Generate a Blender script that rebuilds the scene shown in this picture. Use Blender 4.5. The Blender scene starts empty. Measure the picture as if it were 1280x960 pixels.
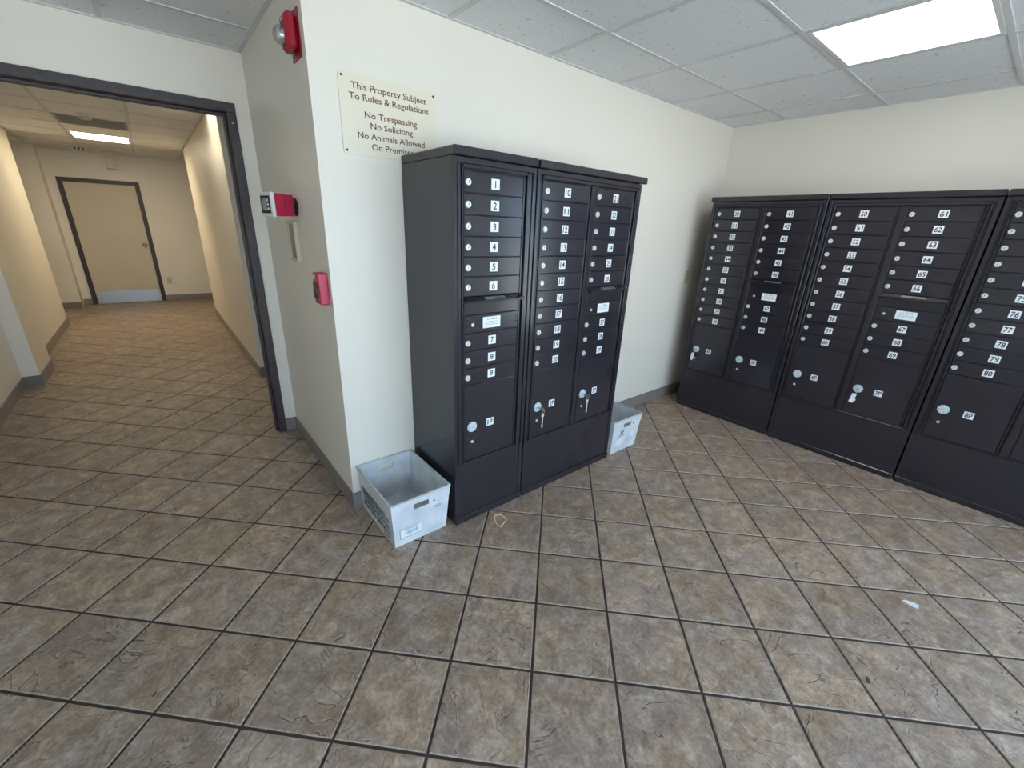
import bpy, bmesh, math, random
from mathutils import Matrix, Vector
random.seed(7)
C = bpy.context.scene.collection
scene = bpy.context.scene

# ------------------------------------------------------------------ camera
FPX, CAM = 527.43, Vector((-0.594, -2.091, 1.529))
R0, R1, R2 = Vector((0.7769, -0.6285, 0.0382)), Vector((-0.1900, -0.2913, -0.9375)), Vector((0.6006, 0.7209, -0.3458))
R2.normalize(); R0 = (R0 - R2 * R0.dot(R2)).normalized(); R1 = R2.cross(R0)
cam_data = bpy.data.cameras.new('camera')
cam_data.sensor_width = 36.0
cam_data.lens = FPX / 1280 * 36.0
cam_data.clip_start = 0.02
cam = bpy.data.objects.new('camera', cam_data); C.objects.link(cam)
m = Matrix.Identity(4)
for i in range(3):
    m[i][0], m[i][1], m[i][2], m[i][3] = R0[i], -R1[i], -R2[i], CAM[i]
cam.matrix_world = m
scene.camera = cam

# ------------------------------------------------------------------ sky and exposure
world = bpy.data.worlds.new('sky'); scene.world = world; world.use_nodes = True
bg = world.node_tree.nodes['Background']
bg.inputs['Color'].default_value = (0.55, 0.745, 1.0, 1)
bg.inputs['Strength'].default_value = 6.0
sun_data = bpy.data.lights.new('sun', 'SUN'); sun_data.energy = 25.0; sun_data.angle = math.radians(1.0); sun_data.color = (1.0, 0.965, 0.93)
sun = bpy.data.objects.new('sun', sun_data); C.objects.link(sun)      # stands behind the building and lights the pavement outside
sun.rotation_euler = Vector((0.35, -0.65, -1.0)).to_track_quat('-Z', 'Y').to_euler()
vs = scene.view_settings
vs.view_transform = 'Standard'; vs.look = 'None'; vs.gamma = 1; vs.use_curve_mapping = False
vs.exposure = 0.15

# ------------------------------------------------------------------ materials
MAT = {}
def mat(name, col, rough=0.6, metal=0.0, spec=0.5, noise=None, bump=None, emit=None):
    """noise = (scale, amount, second colour); bump = (scale, strength, distance)"""
    mt = bpy.data.materials.new(name); mt.use_nodes = True
    nt = mt.node_tree; b = nt.nodes['Principled BSDF']
    b.inputs['Base Color'].default_value = (*col, 1); b.inputs['Roughness'].default_value = rough
    b.inputs['Metallic'].default_value = metal; b.inputs['Specular IOR Level'].default_value = spec
    if emit: b.inputs['Emission Color'].default_value = (*emit[0], 1); b.inputs['Emission Strength'].default_value = emit[1]
    if noise or bump: tc = nt.nodes.new('ShaderNodeNewGeometry')
    if noise:
        n = nt.nodes.new('ShaderNodeTexNoise'); n.inputs['Scale'].default_value = noise[0]; n.inputs['Detail'].default_value = 6
        nt.links.new(tc.outputs['Position'], n.inputs['Vector'])
        r = nt.nodes.new('ShaderNodeMapRange'); r.inputs['From Min'].default_value = 0.35; r.inputs['From Max'].default_value = 0.7; r.inputs['To Max'].default_value = noise[1]
        nt.links.new(n.outputs['Fac'], r.inputs['Value'])
        x = nt.nodes.new('ShaderNodeMix'); x.data_type = 'RGBA'
        x.inputs['A'].default_value = (*col, 1); x.inputs['B'].default_value = (*noise[2], 1)
        nt.links.new(r.outputs['Result'], x.inputs['Factor']); nt.links.new(x.outputs['Result'], b.inputs['Base Color'])
    if bump:
        n = nt.nodes.new('ShaderNodeTexNoise'); n.inputs['Scale'].default_value = bump[0]; n.inputs['Detail'].default_value = 4
        nt.links.new(tc.outputs['Position'], n.inputs['Vector'])
        k = nt.nodes.new('ShaderNodeBump'); k.inputs['Strength'].default_value = bump[1]; k.inputs['Distance'].default_value = bump[2]
        nt.links.new(n.outputs['Fac'], k.inputs['Height']); nt.links.new(k.outputs['Normal'], b.inputs['Normal'])
    MAT[name] = mt
    return mt
mat('paint', (0.845, 0.785, 0.68), 0.42, noise=(1.6, 0.35, (0.81, 0.75, 0.645)), bump=(90, 0.12, 0.002))
mat('cabinet', (0.024, 0.0215, 0.028), 0.17, spec=0.5, noise=(3, 0.5, (0.029, 0.026, 0.033)), bump=(700, 0.08, 0.0004))
mat('cabinet_gap', (0.006, 0.006, 0.007), 0.6)
mat('frame_paint', (0.042, 0.029, 0.031), 0.45, noise=(25, 0.6, (0.066, 0.050, 0.052)), bump=(60, 0.3, 0.003))
mat('baseboard', (0.25, 0.22, 0.205), 0.35, noise=(8, 0.5, (0.20, 0.178, 0.168)))
mat('grout', (0.050, 0.036, 0.030), 0.95, bump=(180, 0.5, 0.003))
mat('tbar', (0.66, 0.66, 0.65), 0.5)
mat('sign', (0.83, 0.76, 0.60), 0.35)
mat('brown_ink', (0.15, 0.036, 0.028), 0.6)
mat('black_ink', (0.012, 0.012, 0.015), 0.6)
mat('grey_ink', (0.25, 0.27, 0.30), 0.6)
mat('sticker', (0.82, 0.86, 0.88), 0.45)
mat('silver', (0.78, 0.78, 0.78), 0.35, metal=0.35)
mat('lockplate', (0.62, 0.72, 0.76), 0.4, metal=0.15)
mat('steel', (0.52, 0.52, 0.52), 0.35, metal=0.9, noise=(60, 0.5, (0.40, 0.40, 0.40)))
mat('dark_metal', (0.04, 0.04, 0.045), 0.4, metal=0.5)
mat('brass', (0.55, 0.40, 0.14), 0.3, metal=1.0)
mat('red', (0.36, 0.008, 0.026), 0.3)
mat('magenta_red', (0.46, 0.012, 0.055), 0.35)
mat('black_plastic', (0.012, 0.012, 0.013), 0.4)
mat('white_plastic', (0.75, 0.75, 0.72), 0.4)
mat('beige_plastic', (0.60, 0.55, 0.40), 0.45)
mat('tan_plastic', (0.30, 0.26, 0.19), 0.5)
mat('bin', (0.74, 0.77, 0.80), 0.45, noise=(9, 0.8, (0.50, 0.53, 0.56)), bump=(30, 0.1, 0.004))
mat('bin_edge', (0.62, 0.63, 0.60), 0.6, noise=(20, 0.8, (0.42, 0.41, 0.37)))
mat('door_paint', (0.64, 0.57, 0.44), 0.5, noise=(3, 0.4, (0.58, 0.51, 0.39)))
mat('vent', (0.30, 0.285, 0.24), 0.5)
mat('rubber_band', (0.85, 0.66, 0.48), 0.6)
mat('leaf', (0.14, 0.06, 0.03), 0.8)
mat('paper', (0.8, 0.82, 0.85), 0.6)
mat('concrete', (0.60, 0.59, 0.57), 0.9)
mat('aluminium', (0.10, 0.085, 0.075), 0.4, metal=0.6)
mat('lamp_lobby', (0.9, 0.9, 0.9), 0.5, emit=((1.0, 0.97, 0.93), 9.0))
mat('lamp_hall', (0.9, 0.9, 0.9), 0.5, emit=((1.0, 0.86, 0.60), 24.0))
mat('lamp_entry', (0.9, 0.9, 0.9), 0.5, emit=((1.0, 0.93, 0.72), 6.0))

def glass_mat(name, tint=(0.96, 0.98, 0.97), gloss=0.06):
    mt = bpy.data.materials.new(name); mt.use_nodes = True; nt = mt.node_tree; nt.nodes.clear()
    o = nt.nodes.new('ShaderNodeOutputMaterial'); x = nt.nodes.new('ShaderNodeMixShader'); x.inputs[0].default_value = gloss
    t = nt.nodes.new('ShaderNodeBsdfTransparent'); t.inputs[0].default_value = (*tint, 1)
    g = nt.nodes.new('ShaderNodeBsdfGlossy'); g.inputs['Roughness'].default_value = 0.03
    nt.links.new(t.outputs[0], x.inputs[1]); nt.links.new(g.outputs[0], x.inputs[2]); nt.links.new(x.outputs[0], o.inputs[0])
    MAT[name] = mt
glass_mat('glass'); glass_mat('strobe_lens', (0.85, 0.86, 0.86), 0.25)

def tile_material():
    mt = bpy.data.materials.new('slate_tile'); mt.use_nodes = True; nt = mt.node_tree; N = nt.nodes; L = nt.links
    b = N['Principled BSDF']
    g = N.new('ShaderNodeNewGeometry'); oi = N.new('ShaderNodeObjectInfo')
    # every tile starts somewhere else in the pattern
    sc = N.new('ShaderNodeVectorMath'); sc.operation = 'SCALE'; sc.inputs['Scale'].default_value = 9.7
    cmb = N.new('ShaderNodeCombineXYZ'); L.new(oi.outputs['Random'], cmb.inputs[0]); L.new(oi.outputs['Random'], cmb.inputs[2])
    L.new(cmb.outputs[0], sc.inputs[0])
    add = N.new('ShaderNodeVectorMath'); L.new(g.outputs['Position'], add.inputs[0]); L.new(sc.outputs[0], add.inputs[1])
    def noise(scale, detail=6, rough=0.6, dist=0.0, vec=None):
        n = N.new('ShaderNodeTexNoise'); n.inputs['Scale'].default_value = scale; n.inputs['Detail'].default_value = detail
        n.inputs['Roughness'].default_value = rough; n.inputs['Distortion'].default_value = dist
        L.new((vec or add).outputs[0], n.inputs['Vector']); return n
    n1 = noise(13, 9, 0.74, 0.5); n2 = noise(75, 4, 0.75, 0.3); n3 = noise(3.6, 5, 0.5, 0.9); n4 = noise(4.5, 3, 0.55, 0.3)
    def ramp(src, stops):
        r = N.new('ShaderNodeValToRGB'); e = r.color_ramp.elements
        e[0].position, e[0].color = stops[0][0], (*stops[0][1], 1); e[1].position, e[1].color = stops[-1][0], (*stops[-1][1], 1)
        for p, c in stops[1:-1]: e.new(p).color = (*c, 1)
        L.new(src.outputs['Fac'], r.inputs[0]); return r
    def maprange(src, f0, f1, t0, t1, smooth=False):
        r = N.new('ShaderNodeMapRange')
        if smooth: r.interpolation_type = 'SMOOTHSTEP'
        for k, v in (('From Min', f0), ('From Max', f1), ('To Min', t0), ('To Max', t1)): r.inputs[k].default_value = v
        L.new(src, r.inputs['Value']); return r
    def math_(op, a, b=None, const=None):
        m_ = N.new('ShaderNodeMath'); m_.operation = op; L.new(a, m_.inputs[0])
        if b is not None: L.new(b, m_.inputs[1])
        if const is not None: m_.inputs[1].default_value = const
        return m_
    def mix(a, b, fac=None, mode='MIX', const=None):
        x = N.new('ShaderNodeMix'); x.data_type = 'RGBA'; x.blend_type = mode
        if const is not None: x.inputs['Factor'].default_value = const
        else: L.new(fac, x.inputs['Factor'])
        for key, v in (('A', a), ('B', b)):
            if isinstance(v, tuple): x.inputs[key].default_value = v
            else: L.new(v, x.inputs[key])
        return x
    tan = ramp(n1, [(.32, (.195, .129, .086)), (.50, (.330, .241, .172)), (.68, (.525, .415, .315))])
    mauve = ramp(n1, [(.32, (.185, .135, .108)), (.50, (.307, .237, .195)), (.68, (.465, .388, .335))])
    base = mix(tan.outputs[0], mauve.outputs[0], maprange(n4.outputs['Fac'], .40, .60, 0, 1).outputs[0])
    fine = maprange(n2.outputs['Fac'], .30, .70, .68, 1.32)
    base = mix(base.outputs['Result'], fine.outputs[0], mode='MULTIPLY', const=1)
    tone = maprange(oi.outputs['Random'], 0, 1, .90, 1.10)          # tiles differ a little from one another
    base = mix(base.outputs['Result'], tone.outputs[0], mode='MULTIPLY', const=1)
    # slate ledges: terraces of a warped height field; their rims show as thin dark lines
    ter = math_('MULTIPLY', n3.outputs['Fac'], const=9.0); fr_ = math_('FRACT', ter.outputs[0])
    rim = maprange(fr_.outputs[0], .0, .075, 1, 0)
    msk = noise(5.0, 2, 0.5); mk = maprange(msk.outputs['Fac'], .44, .54, 0, 1)
    line = math_('MULTIPLY', rim.outputs[0], mk.outputs[0]); line = math_('MULTIPLY', line.outputs[0], const=.8)
    base = mix(base.outputs['Result'], (.085, .058, .044, 1), line.outputs[0])
    lit = maprange(fr_.outputs[0], .90, 1.0, 0, 1); lit = math_('MULTIPLY', lit.outputs[0], mk.outputs[0]); lit = math_('MULTIPLY', lit.outputs[0], const=.35)
    base = mix(base.outputs['Result'], (.60, .51, .42, 1), lit.outputs[0])
    L.new(base.outputs['Result'], b.inputs['Base Color'])
    led = math_('MULTIPLY', maprange(fr_.outputs[0], 0, .08, 1, 0, True).outputs[0], mk.outputs[0])
    h = math_('MULTIPLY', led.outputs[0], const=-.9)
    h = math_('ADD', h.outputs[0], n1.outputs['Fac'])
    h = math_('ADD', h.outputs[0], math_('MULTIPLY', n2.outputs['Fac'], const=.3).outputs[0])
    bp = N.new('ShaderNodeBump'); bp.inputs['Strength'].default_value = 0.7; bp.inputs['Distance'].default_value = 0.007
    L.new(h.outputs[0], bp.inputs['Height']); L.new(bp.outputs[0], b.inputs['Normal'])
    b.inputs['Roughness'].default_value = 0.42; b.inputs['Specular IOR Level'].default_value = 0.5
    MAT['slate_tile'] = mt
tile_material()
mat('tile_edge', (0.46, 0.385, 0.315), 0.6, noise=(60, 0.9, (0.22, 0.165, 0.13)))

def ceiling_material():
    mt = bpy.data.materials.new('ceiling_board'); mt.use_nodes = True; nt = mt.node_tree; N = nt.nodes; L = nt.links
    b = N['Principled BSDF']; g = N.new('ShaderNodeNewGeometry'); b.inputs['Roughness'].default_value = 0.95
    v = N.new('ShaderNodeTexNoise'); v.inputs['Scale'].default_value = 42; v.inputs['Detail'].default_value = 3; v.inputs['Distortion'].default_value = 0.8
    L.new(g.outputs['Position'], v.inputs['Vector'])
    r = N.new('ShaderNodeMapRange'); r.inputs['From Min'].default_value = 0.66; r.inputs['From Max'].default_value = 0.70; L.new(v.outputs['Fac'], r.inputs['Value'])
    w = N.new('ShaderNodeTexNoise'); w.inputs['Scale'].default_value = 300; w.inputs['Detail'].default_value = 2; L.new(g.outputs['Position'], w.inputs['Vector'])
    c = N.new('ShaderNodeMix'); c.data_type = 'RGBA'; c.inputs['A'].default_value = (0.84, 0.84, 0.84, 1); c.inputs['B'].default_value = (0.50, 0.50, 0.48, 1)
    L.new(r.outputs[0], c.inputs['Factor']); L.new(c.outputs['Result'], b.inputs['Base Color'])
    s = N.new('ShaderNodeMath'); s.operation = 'SUBTRACT'; L.new(w.outputs['Fac'], s.inputs[0]); L.new(r.outputs[0], s.inputs[1])
    k = N.new('ShaderNodeBump'); k.inputs['Strength'].default_value = 0.4; k.inputs['Distance'].default_value = 0.003
    L.new(s.outputs[0], k.inputs['Height']); L.new(k.outputs[0], b.inputs['Normal'])
    MAT['ceiling_board'] = mt
ceiling_material()

# ------------------------------------------------------------------ mesh helpers
def bm_box(bm, x0, x1, y0, y1, z0, z1, bev=0.0):
    v = [bm.verts.new((x, y, z)) for z in (z0, z1) for y in (y0, y1) for x in (x0, x1)]
    fs = [bm.faces.new([v[i] for i in q]) for q in ((0, 2, 3, 1), (4, 5, 7, 6), (0, 1, 5, 4), (2, 6, 7, 3), (0, 4, 6, 2), (1, 3, 7, 5))]
    if bev:
        es = list({e for f in fs for e in f.edges})
        bmesh.ops.bevel(bm, geom=es, offset=bev, segments=1, affect='EDGES')
def bm_cyl(bm, c, axis, r0, r1, h, n=16):
    """cone / cylinder from c along axis"""
    a = Vector(axis).normalized()
    q = a.to_track_quat('Z', 'Y').to_matrix().to_4x4()
    bmesh.ops.create_cone(bm, cap_ends=True, segments=n, radius1=r0, radius2=r1, depth=h,
                          matrix=Matrix.Translation(Vector(c) + a * h / 2) @ q)
def bm_tube(bm, pts, r, n=6, closed=False):
    rings = []
    m_ = len(pts); pts = [Vector(p) for p in pts]
    for i, p in enumerate(pts):
        d = (pts[(i + 1) % m_] - pts[i - 1]) if closed else (pts[min(i + 1, m_ - 1)] - pts[max(i - 1, 0)])
        q = d.to_track_quat('Z', 'Y').to_matrix()
        rings.append([bm.verts.new(p + q @ Vector((r * math.cos(2 * math.pi * k / n), r * math.sin(2 * math.pi * k / n), 0))) for k in range(n)])
    for i in range(m_ if closed else m_ - 1):
        a, b = rings[i], rings[(i + 1) % m_]
        for k in range(n):
            try: bm.faces.new((a[k], a[(k + 1) % n], b[(k + 1) % n], b[k]))
            except ValueError: pass
    if not closed:
        bm.faces.new(rings[0][::-1]); bm.faces.new(rings[-1])
def mesh_of(bm, name, smooth=False):
    bmesh.ops.recalc_face_normals(bm, faces=bm.faces)
    me = bpy.data.meshes.new(name); bm.to_mesh(me); bm.free()
    if smooth:
        for p in me.polygons: p.use_smooth = True
    return me
def link(name, me, m_, parent=None, loc=(0, 0, 0), rot=(0, 0, 0)):
    o = bpy.data.objects.new(name, me); C.objects.link(o)
    if m_ is not None and me is not None and len(me.materials) == 0: me.materials.append(MAT[m_])
    o.location = loc; o.rotation_euler = rot; o.parent = parent
    return o
def obj(name, bm, m_, parent=None, loc=(0, 0, 0), rot=(0, 0, 0), smooth=False):
    return link(name, mesh_of(bm, name, smooth), m_, parent, loc, rot)
def boxes(name, bs, m_, parent=None, bev=0.0, loc=(0, 0, 0), rot=(0, 0, 0)):
    bm = bmesh.new()
    for b in bs: bm_box(bm, *b, bev=bev)
    return obj(name, bm, m_, parent, loc, rot)
def empty(name, loc=(0, 0, 0), rz=0.0):
    o = bpy.data.objects.new(name, None); C.objects.link(o); o.location = loc; o.rotation_euler = (0, 0, rz); o.empty_display_size = 0.1
    return o
def tag(o, label, cat, group=None):
    o['label'] = label; o['category'] = cat
    if group: o['group'] = group
    return o
def struct(o, label=None, cat=None):
    o['kind'] = 'structure'
    if label: o['label'] = label
    if cat: o['category'] = cat
    return o
_txt = {}
def text_mesh(s, width=None, height=None, bold=0.0, align='CENTER'):
    """mesh of a flat line of lettering in XY, cap height given, squeezed to width; origin at the centre of the baseline"""
    key = (s, width, height, bold, align)
    if key in _txt: return _txt[key]
    cu = bpy.data.curves.new('lettering', 'FONT'); cu.body = s; cu.size = 1; cu.resolution_u = 3; cu.offset = bold; cu.align_x = 'LEFT'
    t = bpy.data.objects.new('lettering', cu); C.objects.link(t)
    bpy.context.view_layer.update()
    me = bpy.data.meshes.new_from_object(t.evaluated_get(bpy.context.evaluated_depsgraph_get()))
    bpy.data.objects.remove(t); bpy.data.curves.remove(cu)
    xs = [v.co.x for v in me.vertices]; cap = 0.70
    sy = height / cap; w0 = max(xs) - min(xs)
    sx = (width / w0) if width else sy
    mid = (max(xs) + min(xs)) / 2 if align == 'CENTER' else min(xs)
    for v in me.vertices: v.co.x = (v.co.x - mid) * sx; v.co.y *= sy
    me.name = 'lettering'; _txt[key] = me
    return me

# ------------------------------------------------------------------ sizes of the place (metres)
H = 2.43                      # ceiling
PX = 0.022                    # side face of the projecting corner wall
YO, YT = 1.245, 0.125         # wall with the cased opening and its thickness
XR, XL, YB = 3.55, -2.6, -4.4 # right wall, left wall, storefront wall
BB, BT = 0.10, 0.010          # baseboard height and thickness

# ------------------------------------------------------------------ floor: slate-look tiles laid on the diagonal
T, G = 0.305, 0.0095
S2 = math.sqrt(0.5)
TO = Vector((-0.06, -3.63)) * T   # grid origin in room axes
def grid_to_room(i, j): return ((i + j) * S2 * T + TO.x, (-i + j) * S2 * T + TO.y)
floor = struct(boxes('floor', [(-3.45, XR + .3, YB - .2, 8.7, -0.06, -0.0035)], 'grout'),
               'brown slate look floor tiles laid diagonally with dark grout lines', 'floor')
def tile_bm(bm, cx=0.0, cy=0.0):
    a = T / 2 - G / 2; c = 0.0030; z0, z1 = -0.012, 0.0
    def rot(x, y): return (cx + (x + y) * S2, cy + (-x + y) * S2)
    q = [(-1, -1), (1, -1), (1, 1), (-1, 1)]
    lo = [bm.verts.new((*rot(sx * a, sy * a), z0)) for sx, sy in q]
    mi = [bm.verts.new((*rot(sx * a, sy * a), z1 - c)) for sx, sy in q]
    hi = [bm.verts.new((*rot(sx * (a - c), sy * (a - c)), z1)) for sx, sy in q]
    for k in range(4):
        bm.faces.new((lo[k], lo[(k + 1) % 4], mi[(k + 1) % 4], mi[k])); bm.faces.new((mi[k], mi[(k + 1) % 4], hi[(k + 1) % 4], hi[k])).material_index = 1
    bm.faces.new(hi)
def to_px(p):
    d = Vector(p) - CAM; z = d.dot(R2)
    if z < 0.05: return None
    return 640 + FPX * d.dot(R0) / z, 480 + FPX * d.dot(R1) / z
def walkable(x, y):
    """floor actually open to view, not under the solid walls"""
    if y < .22: return XL - .2 < x < XR + .2
    if y < YO + .2: return XL - .2 < x < 1.5
    return (-1.95 < x < 1.5) if y < 6.3 else (-3.3 < x < 1.5)
cells = []
for i in range(-60, 61):
    for j in range(-60, 61):
        x, y = grid_to_room(i + .5, j + .5)
        if not (-3.4 < x < XR + .2 and YB - .2 < y < 8.6) or not walkable(x, y): continue
        area = 0
        cs = [to_px((*grid_to_room(i + a, j + b), 0)) for a, b in ((0, 0), (1, 0), (1, 1), (0, 1))]
        if None not in cs and any(-5 < c[0] < 1285 and -5 < c[1] < 965 for c in cs):
            area = abs(sum(cs[k][0] * cs[(k + 1) % 4][1] - cs[(k + 1) % 4][0] * cs[k][1] for k in range(4)) / 2)
            if (x > .42 and x < 1.65 and y > -.42) or x > 3.25: area = 0     # under the mailbox cabinets
        cells.append((area, x, y))
cells.sort(reverse=True)
bm = bmesh.new(); tile_bm(bm); tile_me = mesh_of(bm, 'tile'); tile_me.materials.append(MAT['slate_tile']); tile_me.materials.append(MAT['tile_edge'])
for a, x, y in cells[:300]: link('tile', tile_me, 'slate_tile', floor, (x, y, random.uniform(-.0006, .0006)))
bm = bmesh.new()
for a, x, y in cells[300:]: tile_bm(bm, x, y)
o = obj('tile_remainder', bm, 'slate_tile', floor); o.data.materials.append(MAT['tile_edge']); o['kind'] = 'stuff'

# ------------------------------------------------------------------ walls
def wall(name, bs, label): return struct(boxes(name, bs, 'paint'), label, 'wall')
wall('wall_mailbox', [(PX, XR + .15, 0, YO + YT, 0, H + .1)], 'cream wall behind the single cabinet with the rules sign')
OX0, OX1, OZ = -1.66, -0.104, 2.11       # clear opening
FW = 0.05                                # face width of the steel frame
wall('wall_opening', [(XL - .15, OX0 - FW, YO, YO + YT, 0, H + .1), (OX1 + FW, PX, YO, YO + YT, 0, H + .1), (OX0 - FW, OX1 + FW, YO, YO + YT, OZ + FW, H + .1)],
     'cream wall around the dark framed opening to the corridor')
# right wall with a glazed door far right of the cabinets, out of the frame
GY0, GY1, GZ = -4.25, -3.30, 2.15
wall('wall_right', [(XR, XR + .15, GY1, 0, 0, H + .1), (XR, XR + .15, YB - .15, GY0, 0, H + .1), (XR, XR + .15, GY0, GY1, GZ, H + .1)],
     'cream wall above the long run of mailbox cabinets')
wall('wall_left', [(XL - .15, XL, YB - .15, YO, 0, H + .1)], 'cream wall on the left side of the lobby')
WX0, WX1, WZ0, WZ1 = -2.4, 2.6, 0.10, 2.35
wall('wall_storefront', [(XL - .15, WX0, YB - .15, YB, 0, H + .1), (WX1, XR + .15, YB - .15, YB, 0, H + .1), (WX0, WX1, YB - .15, YB, 0, WZ0), (WX0, WX1, YB - .15, YB, WZ1, H + .1)],
     'cream wall around the storefront windows behind the viewer')
# corridor
HR, HL, HE = 0.03, -1.73, 6.5            # right face, left face, end of the corridor walls
wall('wall_corridor_right', [(HR, 1.45, 2.68, HE, 0, H + .1)], 'cream right wall of the corridor')
wall('wall_corridor_left', [(HL - .5, HL, YO + YT, HE, 0, H + .1), (HL, -1.62, 3.457, 4.05, 0, H + .1)], 'cream left wall of the corridor with a shallow pilaster')
wall('wall_recess', [(1.3, 1.45, YO + YT, 2.68, 0, H + .1)], 'cream end wall of the recess behind the opening')
wall('wall_corridor_end', [(-1.69, 1.6, 8.25, 8.45, 0, H + .1), (-3.4, -1.69, 7.93, 8.45, 0, H + .1)], 'cream end wall of the corridor around the dark framed door')
wall('wall_crosshall', [(1.45, 1.6, HE, 8.25, 0, H + .1), (-3.4, -3.25, HE, 7.93, 0, H + .1), (-3.4, HL - .5, HE - .15, HE, 0, H + .1)], 'cream walls closing the cross hall')

def baseboard(name, runs, label):
    bs = []
    for x0, x1, y0, y1 in runs:
        bs.append((x0, x1, y0, y1, 0, BB))
    return struct(boxes(name, bs, 'baseboard', bev=0.0025), label, 'baseboard')
baseboard('baseboard_mailbox', [(PX - BT, XR, -BT, 0)], 'grey brown vinyl baseboard along the sign wall')
baseboard('baseboard_pillar', [(PX - BT, PX, 0, YO - BT)], 'grey brown vinyl baseboard under the fire alarm devices')
baseboard('baseboard_opening', [(OX1 + FW, PX, YO - BT, YO)], 'short grey baseboard beside the dark frame')
baseboard('baseboard_opening_left', [(XL + BT, OX0 - FW, YO - BT, YO)], 'grey baseboard left of the dark corridor frame')
baseboard('baseboard_right', [(XR - BT, XR, GY1, -BT)], 'grey brown baseboard behind the cabinet run')
baseboard('baseboard_left', [(XL, XL + BT, YB, YO)], 'grey brown baseboard on the left lobby wall')
baseboard('baseboard_corridor_right', [(HR - BT, HR, 2.68, HE), (HR - BT, 1.3, 2.68 - BT, 2.68)], 'grey brown baseboard along the right corridor wall')
baseboard('baseboard_corridor_left', [(HL, HL + BT, YO + YT, 3.457), (HL, -1.62 + BT, 3.457 - BT, 3.457), (-1.62, -1.62 + BT, 3.457, 4.05), (HL, HL + BT, 4.05, HE)], 'grey brown baseboard stepping around the left pilaster')
baseboard('baseboard_corridor_end', [(-3.25, -1.69, 7.93 - BT, 7.93), (-1.69, -1.574, 8.25 - BT, 8.25), (-.581, 1.45, 8.25 - BT, 8.25)], 'grey brown baseboard on the corridor end wall')

# ------------------------------------------------------------------ ceilings: lay-in boards in a T-bar grid
def ceiling(name, label, rects, gx, px_, gy, py_, skip=(), z=H, rim=()):
    x0 = min(r[0] for r in rects); x1 = max(r[1] for r in rects); y0 = min(r[2] for r in rects); y1 = max(r[3] for r in rects)
    root = struct(boxes(name, [(r[0], r[1], r[2], r[3], z + .09, z + .12) for r in rects], 'tbar'), label, 'ceiling')
    B = 0.024
    def lines(g, p, a, b):
        k0 = math.ceil((a - g) / p); k1 = math.floor((b - g) / p)
        return [g + k * p for k in range(k0, k1 + 1)]
    xs_all, ys_all = lines(gx, px_, x0, x1), lines(gy, py_, y0, y1)
    cache = {}
    for (a, b, c, d) in rects:
        xs = [a] + [v for v in xs_all if a + .02 < v < b - .02] + [b]
        ys = [c] + [v for v in ys_all if c + .02 < v < d - .02] + [d]
        for i in range(len(xs) - 1):
            for j in range(len(ys) - 1):
                cx, cy = (xs[i] + xs[i + 1]) / 2, (ys[j] + ys[j + 1]) / 2
                if any(abs(cx - s[0]) < .25 and abs(cy - s[1]) < .25 for s in skip): continue
                w, h = round(xs[i + 1] - xs[i], 4), round(ys[j + 1] - ys[j], 4)
                if (w, h) not in cache:
                    bm = bmesh.new(); bm_box(bm, -w / 2 + .002, w / 2 - .002, -h / 2 + .002, h / 2 - .002, 0.004, 0.02); cache[(w, h)] = mesh_of(bm, 'ceiling_board')
                link('ceiling_board', cache[(w, h)], 'ceiling_board', root, (cx, cy, z + random.uniform(0, .0015)))
        for v in xs[1:-1]: boxes('grid_bar', [(v - B / 2, v + B / 2, c, d, z - .001, z + .004), (v - .002, v + .002, c, d, z + .004, z + .04)], 'tbar', root)
        for v in ys[1:-1]: boxes('grid_bar', [(a, b, v - B / 2, v + B / 2, z, z + .004), (a, b, v - .002, v + .002, z + .004, z + .038)], 'tbar', root)
    for r in rim: boxes('wall_angle', [(r[0], r[1], r[2], r[3], z - .002, z + .004)], 'tbar', root)
    return root
GXL, GYL, GP = 0.045, -0.42, 0.63
LC = (GXL + 3.5 * GP, GYL - 1.5 * GP)                    # lit cell in view
ceiling('ceiling', 'white fissured lay in ceiling boards over the mailbox lobby', [(XL, XR, YB, 0), (XL, PX, 0, YO)], GXL, GP, GYL, GP, skip=(LC,),
        rim=[(PX, XR, -.018, 0), (XR - .018, XR, YB, 0), (PX - .018, PX, -.018, YO), (XL, PX, YO - .018, YO)])
HX, HPX, HY, HPY = -0.54, 0.60, 4.57, 0.65
HC = (HX - .5 * HPX, HY + 2.5 * HPY - .02); HC2 = (HX + .475 * HPX, HY - 2.5 * HPY); HV = (HX - .5 * HPX, HY + .5 * HPY)
ceiling('ceiling_corridor', 'cream lit lay in ceiling boards over the corridor', [(HL, HR, YO + YT, HE), (HR, 1.3, YO + YT, 2.68), (-3.25, 1.45, HE, 8.25)], HX, HPX, HY, HPY, skip=(HC, HC2, HV),
        rim=[(HR - .018, HR, 2.68, HE), (-1.69, 1.45, 8.232, 8.25), (HL, HL + .018, YO + YT, HE)])

def panel_light(c, wx, wy, m_, label, group):
    e = tag(empty('ceiling_light', (c[0], c[1], H)), label, 'ceiling light', group)
    w, h = wx / 2 - .014, wy / 2 - .014
    boxes('frame', [(-w, w, -h, -h + .02, -.001, .03), (-w, w, h - .02, h, -.001, .03), (-w, -w + .02, -h + .02, h - .02, -.001, .03), (w - .02, w, -h + .02, h - .02, -.001, .03)], 'white_plastic', e)
    boxes('diffuser', [(-w + .02, w - .02, -h + .02, h - .02, .001, .012)], m_, e)
    return e
panel_light(LC, GP, GP, 'lamp_lobby', 'square white glowing ceiling panel above the long cabinet run', 'recessed ceiling lights')
panel_light(HC, HPX, HPY, 'lamp_hall', 'warm glowing ceiling panel in front of the corridor door', 'recessed ceiling lights')
panel_light(HC2, HPX * .93, HPY, 'lamp_entry', 'glowing ceiling panel hidden just behind the opening header', 'recessed ceiling lights')

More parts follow.
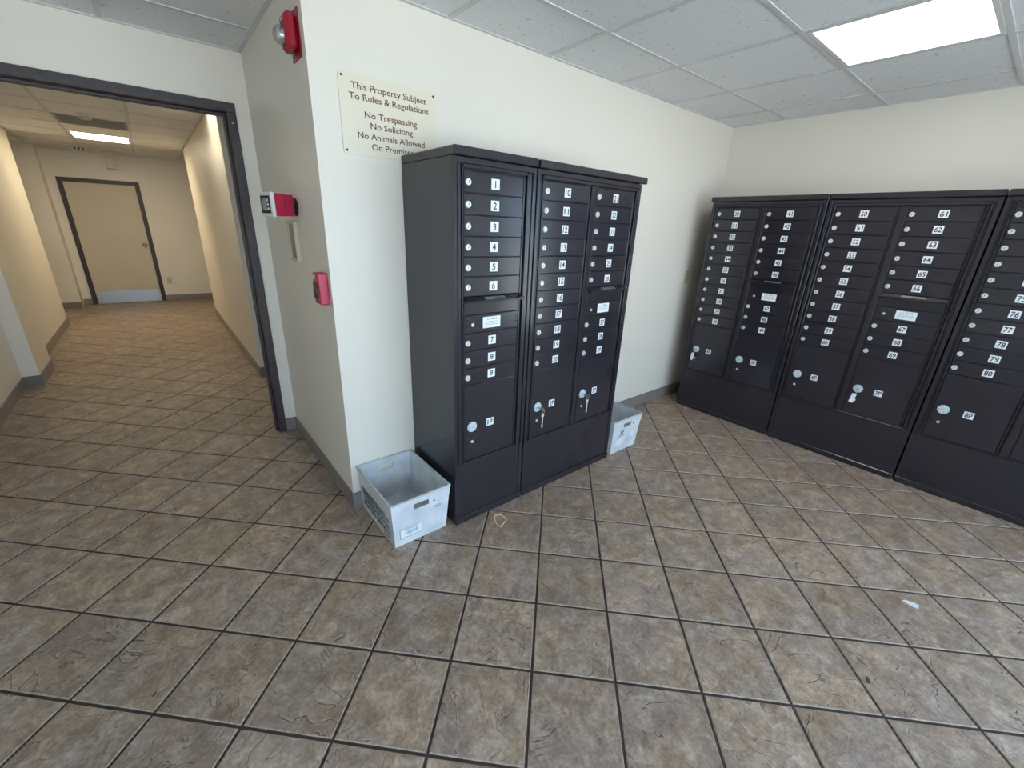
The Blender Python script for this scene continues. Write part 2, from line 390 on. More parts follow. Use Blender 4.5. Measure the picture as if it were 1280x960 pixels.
# ------------------------------------------------------------------ cased opening: dark steel frame
def steel_frame(name, x0, x1, zt, y0, y1, fw, label):
    """frame around a clear opening x0..x1, top zt, wrapping a wall from y0 to y1"""
    e = struct(empty(name, ((x0 + x1) / 2, y0, 0)), label, 'door frame'); mx = (x0 + x1) / 2
    p = .012
    def jamb(n, s):
        xi = (x0 if s < 0 else x1) - mx; xo = xi + s * fw
        a, b = min(xi, xo), max(xi, xo)
        st = (xi - s * .015, xi) if s > 0 else (xi, xi - s * .015)
        return boxes(n, [(a, b, -p, y1 - y0 + p, 0, zt), (min(st), max(st), .05, .09, 0, zt - .015)], 'frame_paint', e, bev=.002)
    jamb('jamb', 1); jamb('jamb', -1)
    boxes('header', [(x0 - fw - mx, x1 + fw - mx, -p, y1 - y0 + p, zt, zt + fw), (x0 - mx, x1 - mx, .05, .09, zt - .015, zt)], 'frame_paint', e, bev=.002)
    return e
fr = steel_frame('door_1', OX0, OX1, OZ, YO, YO + YT, FW, 'dark brown painted steel frame of the wide corridor opening')
mxo = (OX0 + OX1) / 2
for z in (2.055, 1.45, 1.32, 1.22, 1.03, .96):
    bm = bmesh.new(); bm_cyl(bm, (OX1 + .024 - mxo, -.0115, z), (0, -1, 0), .006, .004, .0018, 8); obj('screw', bm, 'steel' if z > 1.6 else 'dark_metal', fr)
bm = bmesh.new(); bm_cyl(bm, (-.855 - mxo, -.0115, 2.142), (0, -1, 0), .008, .003, .004, 10); obj('ding', bm, 'frame_paint', fr)
boxes('latch_plate', [(OX1 - .05 - mxo, OX1 - .005 - mxo, -.014, -.0115, OZ + .006, OZ + .016)], 'black_plastic', fr)

# far door at the corridor end
DX0, DX1, DZ = -1.515, -0.63, 1.965
dfr = steel_frame('door_2', DX0, DX1, DZ, 8.245, 8.26, 0.062, 'cream slab door in a dark frame at the corridor end')
mxd = (DX0 + DX1) / 2
slab = boxes('door_slab', [(DX0 + .003 - mxd, DX1 - .003 - mxd, -.008, .004, .01, DZ - .003)], 'door_paint', dfr, bev=.002)
boxes('kick_plate', [(DX0 + .03 - mxd, DX1 - .02 - mxd, -.0105, -.008, .012, .222)], 'steel', slab)
bm = bmesh.new()
bm_cyl(bm, (-.69 - mxd, -.008, 1.0), (0, -1, 0), .033, .030, .008, 16); bm_cyl(bm, (-.69 - mxd, -.016, 1.0), (0, -1, 0), .012, .012, .03, 12)
bmesh.ops.create_uvsphere(bm, u_segments=14, v_segments=8, radius=.028, matrix=Matrix.Translation((-.69 - mxd, -.052, 1.0)) @ Matrix.Diagonal((1, .7, 1, 1)))
obj('knob', bm, 'brass', slab, smooth=True)

# ------------------------------------------------------------------ windows that light the lobby (behind the viewer)
def window(name, label, horizontal, a0, a1, z0, z1, at, n):
    e = struct(empty(name, (0, 0, 0)), label, 'window'); f = .05
    def bx(u0, u1, d0, d1, q0, q1): return (u0, u1, at + d0, at + d1, q0, q1) if horizontal else (at + d0, at + d1, u0, u1, q0, q1)
    w = (a1 - a0) / n
    for k in range(n + 1):
        c = a0 + k * w; lo, hi = max(a0, c - f / 2), min(a1, c + f / 2)
        boxes('mullion', [bx(lo, hi, -.1, -.03, z0, z1)], 'aluminium', e)
    boxes('rail', [bx(a0, a1, -.1, -.03, z0, z0 + .06), bx(a0, a1, -.1, -.03, z1 - .05, z1)], 'aluminium', e)
    for k in range(n): boxes('pane', [bx(a0 + k * w + f / 2, a0 + (k + 1) * w - f / 2, -.068, -.062, z0 + .06, z1 - .05)], 'glass', e)
    return e
window('window_1', 'wide storefront window in dark aluminium behind the viewer', True, WX0, WX1, WZ0, WZ1, YB, 4)
window('window_2', 'glazed side door in dark aluminium past the cabinets', False, GY0, GY1, 0.0, GZ, XR + .13, 1)
struct(boxes('ground_outside', [(-30, 30, -40, YB - .2, -.2, -.07), (XR + .3, 30, YB - .2, 20, -.2, -.07)], 'concrete'), 'pale concrete pavement outside the windows', 'ground')

# ------------------------------------------------------------------ mailbox cabinets
ROW, TOPZ, DW = 0.0868, 1.750, 0.341
DEPTH = 0.466
def small_lock():
    bm = bmesh.new(); bm_cyl(bm, (0, 0, 0), (0, -1, 0), .0145, .0125, .006, 18)
    return mesh_of(bm, 'lock')
def door_mesh(w, h, name):
    bm = bmesh.new(); bm_box(bm, 0.0015, w - .0015, -.004, .004, -h + .002, -.002, bev=.0012); return mesh_of(bm, name)
bm = bmesh.new(); bm_box(bm, -.0225, .0225, -.0006, 0, -.0215, .0215); STICK = mesh_of(bm, 'number_sticker')
bm = bmesh.new(); bm_box(bm, -.0014, .0014, -.0066, -.0055, -.0055, .0055); KEYWAY = mesh_of(bm, 'keyway'); LOCK = small_lock(); HINGE_W = .016
DOOR = door_mesh(DW - HINGE_W, ROW, 'mailbox_door'); PARCEL_H = TOPZ - 11 * ROW - .377
PDOOR = door_mesh(DW - HINGE_W, PARCEL_H, 'parcel_door')
bm = bmesh.new(); bm_cyl(bm, (0, 0, 0), (0, -1, 0), .0285, .027, .003, 24); bm_cyl(bm, (0, -.003, 0), (0, -1, 0), .012, .011, .006, 16); PLOCK = mesh_of(bm, 'parcel_lock')
bm = bmesh.new()
for k in range(10):
    if k in (2, 7): continue
    a = 2 * math.pi * k / 10; bm_box(bm, .0205 * math.cos(a) - .0028, .0205 * math.cos(a) + .0028, -.0034, -.003, .0205 * math.sin(a) - .0012, .0205 * math.sin(a) + .0012)
bm_box(bm, -.0075, .0075, -.0094, -.009, -.0012, .0012)
PRING = mesh_of(bm, 'lock_lettering')
bm = bmesh.new(); bm_cyl(bm, (0, 0, 0), (0, -1, 0), .0085, .0075, .004, 14); MLOCK = mesh_of(bm, 'master_lock')
bm = bmesh.new(); bm_cyl(bm, (0, 0, 0), (0, -1, 0), .0052, .0042, .0025, 8); SCREW = mesh_of(bm, 'screw')
FACE = 0.008      # door faces sit this far behind the frame face

def number(parent, s, x, y, z, h=.028):
    link('number_sticker', STICK, 'sticker', parent, (x, y, z))
    link('number', text_mesh(s, width=(.033 if len(s) > 1 else None), height=h, bold=.02), 'black_ink', parent, (x, y - .0010, z - h / 2), (math.pi / 2, 0, 0))

def mail_column(root, x0, first, with_slot, parcel, screws=True):
    n = first
    rows = [0, 1, 2, 3, 4, 5, None, None, 8, 9, 10] if with_slot else list(range(11))
    for k in range(11):
        z = TOPZ - k * ROW
        if rows[k] is None: continue
        d = link('mailbox_door', DOOR, 'cabinet', root, (x0, FACE, z))
        link('lock', LOCK, 'silver', d, (.022, -.004, -.046))
        link('keyway', KEYWAY, 'black_ink', d, (.022, -.004, -.046), (0, .35, 0))
        number(d, str(n), .165, -.004, -.044)
        n += 1
    if with_slot:
        z = TOPZ - 6 * ROW
        w = DW - HINGE_W
        p = boxes('outgoing_panel', [(x0 + .0015, x0 + w - .0015, FACE - .004, FACE + .004, z - ROW + .002, z - .03)], 'cabinet', root, bev=.0012)
        bm = bmesh.new()     # sloping hood over the slot
        prof = [(.004, z - .002), (-.030, z - .017), (-.032, z - .026), (-.024, z - .026), (.004, z - .012)]
        a = [bm.verts.new((x0 - .004, y, q)) for y, q in prof]; b = [bm.verts.new((x0 + w + .010, y, q)) for y, q in prof]
        bm.faces.new(a); bm.faces.new(b[::-1])
        for k in range(5): bm.faces.new((a[k], b[k], b[(k + 1) % 5], a[(k + 1) % 5]))
        hood = obj('slot_hood', bm, 'cabinet', root)
        boxes('slot_gap', [(x0 + .02, x0 + w - .02, FACE - .003, FACE + .004, z - .036, z - .016)], 'cabinet_gap', hood)
        sl = math.atan2(.015, .034)
        bm = bmesh.new(); bm_box(bm, -.058, .058, -.0105, .0105, 0, .0006)
        obj('hood_label', bm, 'steel', hood, (x0 + .165, -.0145, z - .0098), (sl, 0, 0))
        link('hood_lettering', text_mesh('OUTGOING MAIL', width=.104, height=.010, bold=.01), 'black_ink', hood, (x0 + .165, -.0190, z - .0110), (sl, 0, 0))
        z -= ROW
        mp = boxes('master_panel', [(x0 + .0015, x0 + w - .0015, FACE - .004, FACE + .004, z - ROW + .002, z - .002)], 'cabinet', root, bev=.0012)
        for sx, sz in ((.02, -.03), (.02, -.06), (.078, -.03), (.078, -.06), (w - .014, -.026), (w - .014, -.052)):
            link('screw', SCREW, 'black_plastic', mp, (x0 + sx, FACE - .004, z + sz))
        link('master_lock', MLOCK, 'silver', mp, (x0 + .049, FACE - .004, z - .046))
        lb = boxes('mail_label', [(x0 + .108, x0 + .212, FACE - .0048, FACE - .004, z - .069, z - .015)], 'sticker', mp)
        link('label_lettering', text_mesh('U.S. MAIL', width=.07, height=.010, bold=.006), 'grey_ink', mp, (x0 + .160, FACE - .0053, z - .031), (math.pi / 2, 0, 0))
        boxes('label_fine_print', [(x0 + .12, x0 + .20, FACE - .0053, FACE - .0048, z - q - .0016, z - q) for q in (.039, .046, .053)], 'grey_ink', mp)
    z = TOPZ - 11 * ROW
    d = link('parcel_door', PDOOR, 'cabinet', root, (x0, FACE, z))
    zc = .566 - z
    link('parcel_lock', PLOCK, 'lockplate', d, (.050, -.004, zc)); link('lock_lettering', PRING, 'dark_metal', d, (.050, -.004, zc))
    number(d, parcel, .163, -.004, zc)
    link('master_lock', MLOCK, 'silver' if screws else 'dark_metal', d, (.050, -.004, zc - .085))
    for sx, sz in ((-.017, -.066), (.017, -.066), (-.017, -.106), (.017, -.106)):
        link('screw', SCREW, 'steel' if screws else 'dark_metal', d, (.050 + sx, -.004, zc + sz))
    # hinge rod down the right side of the column
    boxes('hinge', [(x0 + DW - HINGE_W + .004, x0 + DW - .003, FACE - .001, FACE + .006, .38, TOPZ)], 'cabinet', root, bev=.002)
    return n

def cabinet(x, y, rz, W, cols, label, over=(0, 0)):
    """cols: list of (left edge, first number, has slot, parcel number, screws)"""
    root = tag(empty('mailbox_cabinet', (x, y, 0), rz), label, 'mailbox cabinet', 'freestanding mailbox cabinets')
    bm = bmesh.new(); bm_box(bm, .001, W - .001, .018, DEPTH, 0.0, 1.797, bev=.003); obj('body', bm, 'cabinet', root)
    # front frame: outer posts, rails and mullions with a stepped inner edge
    fs = []
    l0, r0 = cols[0][0] - .004, cols[-1][0] + DW + .004
    zb, zt = .368, 1.795
    fs += [(.0, .020, 0, .03, zb, zt), (W - .020, W, 0, .03, zb, zt), (.020, W - .020, 0, .03, TOPZ + .022, zt)]
    fs += [(.0245, l0 - .010, .003, .03, zb, TOPZ + .022), (r0 + .010, W - .0245, .003, .03, zb, TOPZ + .022)]
    fs += [(l0 - .007, l0, -.002, .03, zb, TOPZ + .015), (r0, r0 + .007, -.002, .03, zb, TOPZ + .015), (l0, r0, .0, .03, TOPZ + .006, TOPZ + .021), (l0, r0, -.001, .03, zb, .375)]
    for a, b in zip(cols[:-1], cols[1:]): fs.append((a[0] + DW + .003, b[0] - .004, .002, .03, .375, TOPZ + .006))
    boxes('front_frame', fs, 'cabinet', root, bev=.0015)
    boxes('door_recess', [(l0, r0, .0135, .0185, .374, TOPZ + .01)], 'cabinet_gap', root)
    # pedestal with a framed skirt and kick strip
    ped = boxes('pedestal', [(.0, W, .006, .03, .0, .366)], 'cabinet', root, bev=.002)
    for q in (0, W - .024): boxes('skirt_trim', [(q, q + .024, .001, .008, .042, .366)], 'cabinet', ped, bev=.0015)
    boxes('kick_strip', [(.0, W, -.006, .008, 0, .042)], 'cabinet', ped, bev=.004)
    # cap
    bm = bmesh.new(); bm_box(bm, -over[0], W + over[1], -.014, DEPTH, 1.797, 1.832, bev=.004)
    lid = obj('cap', bm, 'cabinet', root)
    for c in cols: mail_column(root, *c)
    return root
WS, WD, OFF = .455, .812, (.044, .427)
PLACE = 'on the sign wall'
cabA1 = cabinet(.402, -.468, 0, WS, [(.055, 1, True, '1P', True)], 'narrow dark bronze cabinet of mailboxes 1 to 9 beside the front mail tote')
cabA2 = cabinet(.866, -.468, 0, WD, [(OFF[0], 10, False, '2P', False), (OFF[1], 21, True, '3P', False)], 'dark bronze cabinet of mailboxes 10 to 29 with two hanging keys', (0, .030))
XB, YB0, PB = 3.069, -.192, .822
cabB = []
for k, (c, lab, ov) in enumerate((
        ([(OFF[0], 30, False, '4P', False), (OFF[1], 41, True, '5P', True)], 'dark cabinet of mailboxes 30 to 49 nearest the room corner', (.014, .004)),
        ([(OFF[0], 50, False, '6P', True), (OFF[1], 61, True, '7P', False)], 'dark cabinet of mailboxes 50 to 69 with a white key tag', (.0, .004)),
        ([(OFF[0], 70, False, '8P', True), (OFF[1], 81, True, '9P', True)], 'dark cabinet with mailboxes 70 to 80, cut by the right picture edge', (.0, .004)))):
    cabB.append(cabinet(XB, YB0 - k * PB, -math.pi / 2, WD, c, lab, ov))

# ------------------------------------------------------------------ keys hanging in parcel locks
def key(loc, rz, label, tagged):
    e = tag(empty('key', loc, rz), label, 'key', 'keys in the parcel locks')
    bm = bmesh.new(); bm_box(bm, -.0012, .0012, -.028, 0, -.004, .004); bm_cyl(bm, (-.0012, -.036, 0), (1, 0, 0), .0115, .0115, .0024, 16)
    obj('key_blade', bm, 'steel', e)
    bm = bmesh.new(); bm_tube(bm, [(.006 + .002 * math.sin(t), -.034 + .009 * math.cos(t), -.014 + .014 * math.sin(t)) for t in [2 * math.pi * k / 20 for k in range(20)]], .0013, 6, True)
    obj('key_ring', bm, 'brass' if not tagged else 'steel', e, smooth=True)
    if tagged:
        bm = bmesh.new(); bm_box(bm, -.013, .013, -.033, -.029, -.098, -.030, bev=.003)
        obj('key_tag', bm, 'sticker', e, rot=(0, .10, 0))
    else:
        bm = bmesh.new(); bm_box(bm, .002, .0105, -.0335, -.031, -.118, -.040, bev=.001); bm_box(bm, -.003, .0155, -.0335, -.031, -.048, -.026, bev=.002); bm_box(bm, -.001, .002, -.0335, -.031, -.108, -.100)
        obj('hanging_key', bm, 'silver', e)
    return e
PLX = .050
key((.866 + OFF[0] + PLX, -.468 + FACE - .013, .566), 0, 'bare silver key hanging from the 2P parcel lock', False)
key((.866 + OFF[1] + PLX, -.468 + FACE - .013, .566), 0, 'bare silver key hanging from the 3P parcel lock', False)
key((XB + FACE - .013, YB0 - OFF[0] - PLX, .566), -math.pi / 2, 'key with white tag in the 4P parcel lock', True)
key((XB + FACE - .013, YB0 - PB - OFF[1] - PLX, .566), -math.pi / 2, 'key with white tag in the 7P parcel lock', True)

# ------------------------------------------------------------------ rules sign
sg = tag(empty('rules_sign', (.366, 0, 1.964)), 'cream plastic sign with brown property rules lettering on the wall', 'sign')
bm = bmesh.new(); w, h, r = .230, .153, .014; pts = []
for cx, cy, a0 in ((w - r, h - r, 0), (-w + r, h - r, 90), (-w + r, -h + r, 180), (w - r, -h + r, 270)):
    for k in range(5): t = math.radians(a0 + k * 22.5); pts.append((cx + r * math.cos(t), cy + r * math.sin(t)))
va = [bm.verts.new((x, 0, z)) for x, z in pts]; vb = [bm.verts.new((x, -.005, z)) for x, z in pts]
bm.faces.new(va); bm.faces.new(vb)
for k in range(len(pts)): bm.faces.new((va[k], va[(k + 1) % len(pts)], vb[(k + 1) % len(pts)], vb[k]))
obj('sign_plate', bm, 'sign', sg)
for s, wd, z in (('This Property Subject', .354, 2.063), ('To Rules & Regulations', .378, 2.0235), ('No Trespassing', .251, 1.961), ('No Soliciting', .204, 1.921), ('No Animals Allowed', .326, 1.879), ('On Premises', .205, 1.838)):
    link('lettering', text_mesh(s, width=wd, height=.0245, bold=.012), 'brown_ink', sg, (0, -.0056, z - 1.964), (math.pi / 2, 0, 0))
for sx in (-1, 1):
    for sz in (-1, 1): link('screw', SCREW, 'steel', sg, (sx * .215, -.005, sz * .139))

# ------------------------------------------------------------------ fire alarm devices on the projecting corner wall (face looks towards -X)
st = tag(empty('fire_alarm_strobe', (PX, .112, 2.228)), 'red wall strobe with clear lens high on the corner wall', 'fire alarm')
boxes('back_plate', [(-.004, 0, -.065, .065, -.082, .082)], 'red', st, bev=.001)
bm = bmesh.new(); bm_box(bm, -.046, -.004, -.046, .048, -.058, .068, bev=.012); obj('housing', bm, 'red', st)
bm = bmesh.new(); bmesh.ops.create_uvsphere(bm, u_segments=18, v_segments=10, radius=.034, matrix=Matrix.Translation((-.056, .006, -.008)) @ Matrix.Diagonal((.85, 1.0, 1, 1)))
ln = obj('lens', bm, 'strobe_lens', st, smooth=True)
bm = bmesh.new(); bm_cyl(bm, (-.047, .004, -.008), (-1, 0, 0), .026, .008, .014, 16); bm_cyl(bm, (-.066, 0, -.026), (0, 0, 1), .005, .005, .036, 8); obj('flash_tube', bm, 'silver', ln)
boxes('marking', [(-.0468, -.046, -.006, .020, .044, .050)], 'sticker', st)

hd = tag(empty('door_holder', (PX, .455, 1.593), math.radians(17)), 'red magnetic door holder with white face plate beside the opening', 'door holder')
bm = bmesh.new(); bm_cyl(bm, (-.002, -.006, -.004), (-1, 0, 0), .044, .040, .040, 18); obj('swivel_base', bm, 'black_plastic', hd)
boxes('wall_plate', [(-.002, .004, -.05, .05, -.06, .06)], 'white_plastic', hd)
hs = boxes('housing', [(-.085, -.036, -.048, .048, -.050, .050)], 'magenta_red', hd, bev=.002)
boxes('magnet_body', [(-.134, -.0865, -.050, .050, -.052, .052)], 'magenta_red', hd, bev=.002)
fp = boxes('face_plate', [(-.150, -.134, -.054, .054, -.056, .056)], 'white_plastic', hd, bev=.002)
boxes('magnet', [(-.152, -.150, -.038, .042, -.040, .040)], 'dark_metal', fp)
bm = bmesh.new(); bm_box(bm, -.1535, -.152, -.004, .028, -.028, .028); obj('armature', bm, 'steel', fp)
for q in (-.02, 0, .02):
    bm = bmesh.new(); bm_cyl(bm, (-.152, -.020, q), (-1, 0, 0), .007, .006, .002, 10); obj('contact', bm, 'white_plastic', fp)

cv = tag(empty('wall_cover_box', (PX, .54, 1.417)), 'slim beige plastic cover box under the red door holder', 'cover box')
boxes('housing', [(-.020, 0, -.068, -.055, -.105, .105), (-.020, 0, .055, .068, -.105, .105), (-.020, 0, -.055, .055, .088, .105), (-.020, 0, -.055, .055, -.105, -.088)], 'beige_plastic', cv, bev=.002)
boxes('insert', [(-.014, 0, -.055, .055, -.088, .088)], 'tan_plastic', cv)

pl = tag(empty('fire_alarm_pull', (PX, .078, 1.225)), 'red manual fire alarm pull station low on the corner wall', 'fire alarm')
bm = bmesh.new(); bm_box(bm, -.046, 0, -.042, .042, -.074, .072, bev=.005); obj('housing', bm, 'magenta_red', pl)
boxes('pull_handle', [(-.050, -.045, -.030, .034, -.050, .030)], 'black_plastic', pl, bev=.001)
boxes('handle_bar', [(-.054, -.049, -.026, .030, -.020, -.004)], 'dark_metal', pl, bev=.001)
boxes('marking', [(-.0475, -.0458, .004, .032, .044, .060)], 'sticker', pl)

# ------------------------------------------------------------------ outlets
def outlet(loc, label):
    e = tag(empty('wall_outlet', loc), label, 'outlet', 'wall outlets')
    boxes('cover_plate', [(-.035, .035, -.005, 0, -.057, .057)], 'beige_plastic', e, bev=.001)
    for z in (.022, -.022):
        p = boxes('socket', [(-.016, .016, -.007, -.005, z - .014, z + .014)], 'beige_plastic', e, bev=.001)
        boxes('slots', [(-.007, -.004, -.0075, -.007, z - .004, z + .006), (.004, .007, -.0075, -.007, z - .004, z + .006)], 'black_plastic', p)
outlet((3.198, 0, 1.17), 'beige outlet between the sign wall cabinet and the corner')
outlet((-.462, 8.25, .365), 'small outlet low beside the corridor door')

# ------------------------------------------------------------------ corridor ceiling fittings
vt = tag(empty('air_grille', (HV[0], HV[1], H)), 'grey square return air grille in the corridor ceiling', 'air vent')
w, h = HPX / 2 - .014, HPY / 2 - .014
boxes('frame', [(-w, w, -h, -h + .025, -.002, .02), (-w, w, h - .025, h, -.002, .02), (-w, -w + .025, -h + .025, h - .025, -.002, .02), (w - .025, w, -h + .025, h - .025, -.002, .02)], 'vent', vt)
bm = bmesh.new(); bm_box(bm, -w + .025, w - .025, -.010, .010, -.0015, .0015); sl = mesh_of(bm, 'slat')
for k in range(26): link('slat', sl, 'vent', vt, (0, -h + .036 + k * (2 * h - .07) / 25, .008), (math.radians(35), 0, 0))
boxes('duct', [(-w + .01, w - .01, -h + .01, h - .01, .03, .035)], 'black_plastic', vt)
sd = tag(empty('smoke_detector', (-.87, 4.42, H)), 'round white smoke detector before the corridor air grille', 'smoke detector')
bm = bmesh.new(); bm_cyl(bm, (0, 0, -.001), (0, 0, -1), .07, .068, .014, 24); obj('base', bm, 'white_plastic', sd)
bm = bmesh.new(); bm_cyl(bm, (0, 0, -.015), (0, 0, -1), .055, .040, .028, 24); obj('sensor_head', bm, 'beige_plastic', sd)
sp = tag(empty('ceiling_detector', (-1.17, 7.62, H)), 'small white ceiling fitting with dark dots beyond the corridor light', 'ceiling fitting')
bm = bmesh.new(); bm_box(bm, -.085, .085, -.05, .05, -.045, -.001, bev=.008); obj('housing', bm, 'white_plastic', sp)
for q in (-.045, 0, .045):
    bm = bmesh.new(); bm_cyl(bm, (q, -.0495, -.026), (0, -1, 0), .014, .013, .004, 12); obj('port', bm, 'black_plastic', sp)
cm = tag(empty('ceiling_fixture', (-.86, 8.05, H)), 'white fixture hanging from the ceiling above the corridor door', 'ceiling fitting')
bm = bmesh.new(); bm_cyl(bm, (0, 0, -.001), (0, 0, -1), .085, .08, .03, 20); obj('base', bm, 'white_plastic', cm)
bm = bmesh.new(); bm_cyl(bm, (0, 0, -.03), (0, 0, -1), .028, .028, .06, 12); obj('stem', bm, 'white_plastic', cm)
bm = bmesh.new(); bm_cyl(bm, (0, .0, -.085), (0, -.15, -1), .055, .068, .16, 18); obj('lamp_head', bm, 'white_plastic', cm)
bm = bmesh.new(); bm_cyl(bm, (.055, -.01, -.10), (0, -.15, -1), .03, .04, .09, 14); obj('side_head', bm, 'silver', cm)

# ------------------------------------------------------------------ postal totes
def tote(x, y, rz, label, front_marks):
    e = tag(empty('mail_tote', (x, y, 0), rz), label, 'mail tote', 'corrugated mail totes')
    # inner and outer shells taper outwards; local x -> width, y = 0 front .. depth
    wb, wt, d0b, d0t, d1b, d1t, hh, th = .145, .163, .0, -.020, .420, .432, .265, .004
    def P(side, u, v):
        """point on the outside of a wall; u along the wall, v = height 0..1"""
        wx = wb + (wt - wb) * v; f = d0b + (d0t - d0b) * v; k = d1b + (d1t - d1b) * v
        if side == 'front': return Vector((-wx + 2 * wx * u, f, hh * v))
        if side == 'back': return Vector((wx - 2 * wx * u, k, hh * v))
        if side == 'left': return Vector((-wx, k + (f - k) * u, hh * v))
        return Vector((wx, f + (k - f) * u, hh * v))
    INW = {'front': Vector((0, th, 0)), 'back': Vector((0, -th, 0)), 'left': Vector((th, 0, 0)), 'right': Vector((-th, 0, 0))}
    bm = bmesh.new()
    for s in ('front', 'back', 'left', 'right'):
        us, vs_ = [0, 1], [0, 1]
        if s in ('front', 'back'): us, vs_ = [0, .365, .635, 1], [0, .74, .86, 1]
        go = [[bm.verts.new(P(s, u, v)) for u in us] for v in vs_]; gi = [[bm.verts.new(P(s, u, v) + INW[s]) for u in us] for v in vs_]
        hole = len(us) == 4
        for j in range(len(vs_) - 1):
            for i in range(len(us) - 1):
                if hole and i == 1 and j == 1: continue
                for g_ in (go, gi): bm.faces.new((g_[j][i], g_[j][i + 1], g_[j + 1][i + 1], g_[j + 1][i]))
        if hole:
            ring = [(1, 1), (1, 2), (2, 2), (2, 1)]
            for k in range(4):
                a, b = ring[k], ring[(k + 1) % 4]; bm.faces.new((go[a[0]][a[1]], go[b[0]][b[1]], gi[b[0]][b[1]], gi[a[0]][a[1]]))
    bm_box(bm, -wb + .001, wb - .001, .001, d1b - .001, 0, th)
    obj('shell', bm, 'bin', e)
    # rolled top rim
    bm = bmesh.new(); q = .004; w1, f, k = wt + q, d0t - q, d1t + q; t2 = .009
    for b in ((-w1, w1, f, f + t2), (-w1, w1, k - t2, k), (-w1, -w1 + t2, f + t2, k - t2), (w1 - t2, w1, f + t2, k - t2)): bm_box(bm, *b, hh - .006, hh + .004, bev=.002)
    obj('rim', bm, 'bin_edge', e)
    bm = bmesh.new()
    fl = P('front', 0, .86), P('front', 1, .86), P('front', 1, 1), P('front', 0, 1)
    # folded flap band along the top of the front wall
    o_ = Vector((0, -.003, 0)); A = [bm.verts.new(p + o_) for p in (P('front', .62, .80), P('front', 1, .80), P('front', 1, .99), P('front', .62, .99))]
    B = [bm.verts.new(v.co + Vector((0, .0025, 0))) for v in A]
    bm.faces.new(A); bm.faces.new(B[::-1])
    for j in range(4): bm.faces.new((A[j], A[(j + 1) % 4], B[(j + 1) % 4], B[j]))
    obj('folded_flap', bm, 'bin', e)
    for s, u, v in (('front', .72, .78), ('back', .36, .24)):
        p = P(s, u, v); bm = bmesh.new()
        if s == 'front': bm_cyl(bm, p + Vector((0, .001, 0)), (0, -1, 0), .005, .004, .003 + .002, 10)
        else: bm_cyl(bm, p + Vector((0, -th + .001, 0)), (0, -1, 0), .005, .004, .003, 10)
        obj('rivet', bm, 'black_plastic', e)
    # a frame on a wall: origin, right, up, out
    def place(s, u, v, off=.0012):
        p = P(s, u, v); rgt = (P(s, 1, v) - P(s, 0, v)).normalized(); up = (P(s, u, 1) - P(s, u, 0)).normalized(); out = rgt.cross(up).normalized()
        M_ = Matrix.Identity(4)
        for i in range(3): M_[i][0], M_[i][1], M_[i][2], M_[i][3] = rgt[i], up[i], out[i], p[i] + out[i] * off
        return M_
    def patch(name, s, u, v, w_, h_, m_, off=.0008, t_=.0004):
        bm = bmesh.new(); bm_box(bm, -w_ / 2, w_ / 2, -h_ / 2, h_ / 2, -t_, t_); o = obj(name, bm, m_, e); o.matrix_local = place(s, u, v, off); return o
    def word(s_, side, u, v, w_, h_, m_='black_ink', bold=.02, off=.0014):
        o = link('lettering', text_mesh(s_, width=w_, height=h_, bold=bold), m_, e); o.matrix_local = place(side, u, v, off); return o
    word('UNITED STATES', 'left', .49, .32, .325, .027, bold=.035)
    word('POSTAL SERVICE', 'left', .50, .17, .345, .027, bold=.035)
    for j, (v, a, b) in enumerate(((.62, .10, .80), (.57, .10, .90), (.52, .10, .90), (.475, .10, .86))):
        patch('fine_print', 'left', (a + b) / 2, v, (b - a) * .43, .0055, 'black_ink')
    for v in (.10, .065): patch('fine_print', 'left', .78, v, .08, .004, 'black_ink')
    if front_marks == 'barcode':
        patch('shipping_label', 'front', .30, .27, .115, .058, 'sticker')
        patch('label_border', 'front', .30, .375, .115, .0025, 'grey_ink', .0014); patch('label_border', 'front', .30, .165, .115, .0025, 'grey_ink', .0014); patch('label_border', 'front', .105, .27, .003, .058, 'grey_ink', .0014)
        for k in range(14): patch('barcode_bar', 'front', .23 + k * .0145, .265, random.choice((.001, .0018, .0026)), .022, 'grey_ink', .0016)
        patch('fine_print', 'front', .30, .345, .07, .003, 'grey_ink', .0016)
        for v in (.60, .635): patch('fine_print', 'front', .80, v, .034, .004, 'grey_ink')
    else:
        word('37', 'front', .34, .55, .045, .028)
        patch('marker_line', 'front', .34, .50, .075, .004, 'black_ink')
        patch('paper_patch', 'front', .30, .30, .085, .055, 'paper'); patch('paper_patch', 'front', .76, .45, .060, .055, 'paper')
    return e
tote(.2125, -.436, 0, 'grey plastic mail tote in front of the corner, left of the cabinets', 'barcode')
tote(1.868, -.462, 0, 'grey plastic mail tote half hidden behind the double cabinet', 'marker')

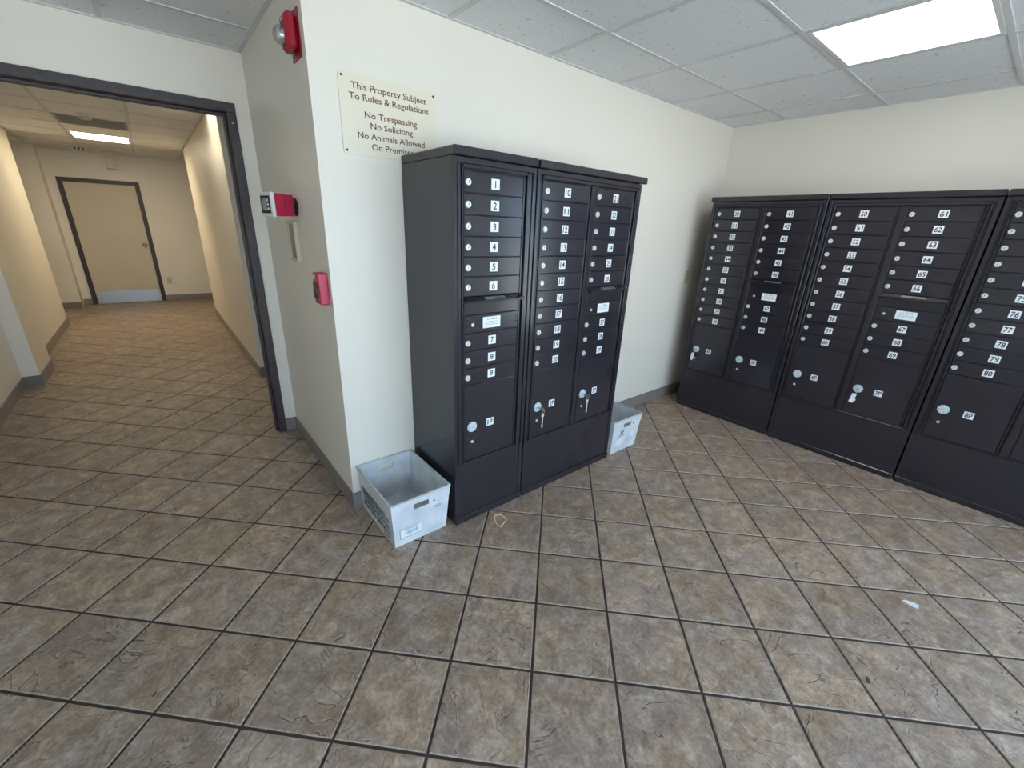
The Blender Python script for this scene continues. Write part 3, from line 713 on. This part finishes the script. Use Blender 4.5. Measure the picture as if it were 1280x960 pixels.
# ------------------------------------------------------------------ litter on the floor
bm = bmesh.new(); cb = Vector((.622, -.572, .003)); pts = []
for k in range(24):
    t = 2 * math.pi * k / 24; r_ = .055 + .012 * math.sin(2 * t + .6) + .006 * math.cos(3 * t)
    a = r_ * math.cos(t) * .55; b = r_ * math.sin(t) * 1.15
    pts.append(cb + Vector((a * .8 + b * .25, b * .8 - a * .4, 0)))
bm_tube(bm, pts, .0030, 6, True)
tag(obj('rubber_band', bm, 'rubber_band', smooth=True), 'tan rubber band on the floor before the narrow cabinet', 'rubber band')
bm = bmesh.new(); pl_ = [(-.030, -.004), (-.018, .009), (.010, .012), (.028, .006), (.026, -.012), (.004, -.013)]
top = [bm.verts.new((x, y, .004 + .006 * (x + .03) / .06)) for x, y in pl_]; bot = [bm.verts.new((x, y, .0005)) for x, y in pl_]
bm.faces.new(top); bm.faces.new(bot[::-1])
for k in range(6): bm.faces.new((bot[k], bot[(k + 1) % 6], top[(k + 1) % 6], top[k]))
tag(obj('paper_scrap', bm, 'paper', loc=(1.769, -2.138, 0), rot=(0, 0, -1.4)), 'small white paper scrap on the tiles at the right', 'paper scrap')
def leaf(x, y, s, rz, label):
    bm = bmesh.new(); out = [(-1, 0), (-.5, .32), (.2, .38), (1, .05), (.3, -.3), (-.5, -.28)]
    top = [bm.verts.new((a * s, b * s, .003 + .002 * abs(a))) for a, b in out]; bot = [bm.verts.new((a * s, b * s, .0008)) for a, b in out]
    bm.faces.new(top); bm.faces.new(bot[::-1])
    for k in range(6): bm.faces.new((bot[k], bot[(k + 1) % 6], top[(k + 1) % 6], top[k]))
    tag(obj('dry_leaf', bm, 'leaf', loc=(x, y, 0), rot=(0, 0, rz)), label, 'leaf', 'dry leaf crumbs on the floor')
leaf(1.173, -2.114, .016, .4, 'tiny brown leaf crumb below the white paper scrap')
leaf(-.876, -.604, .009, 1.0, 'tiny dark crumb on the tiles at lower left')
leaf(-.865, 2.499, .022, .2, 'dark leaf crumb on the floor inside the corridor')
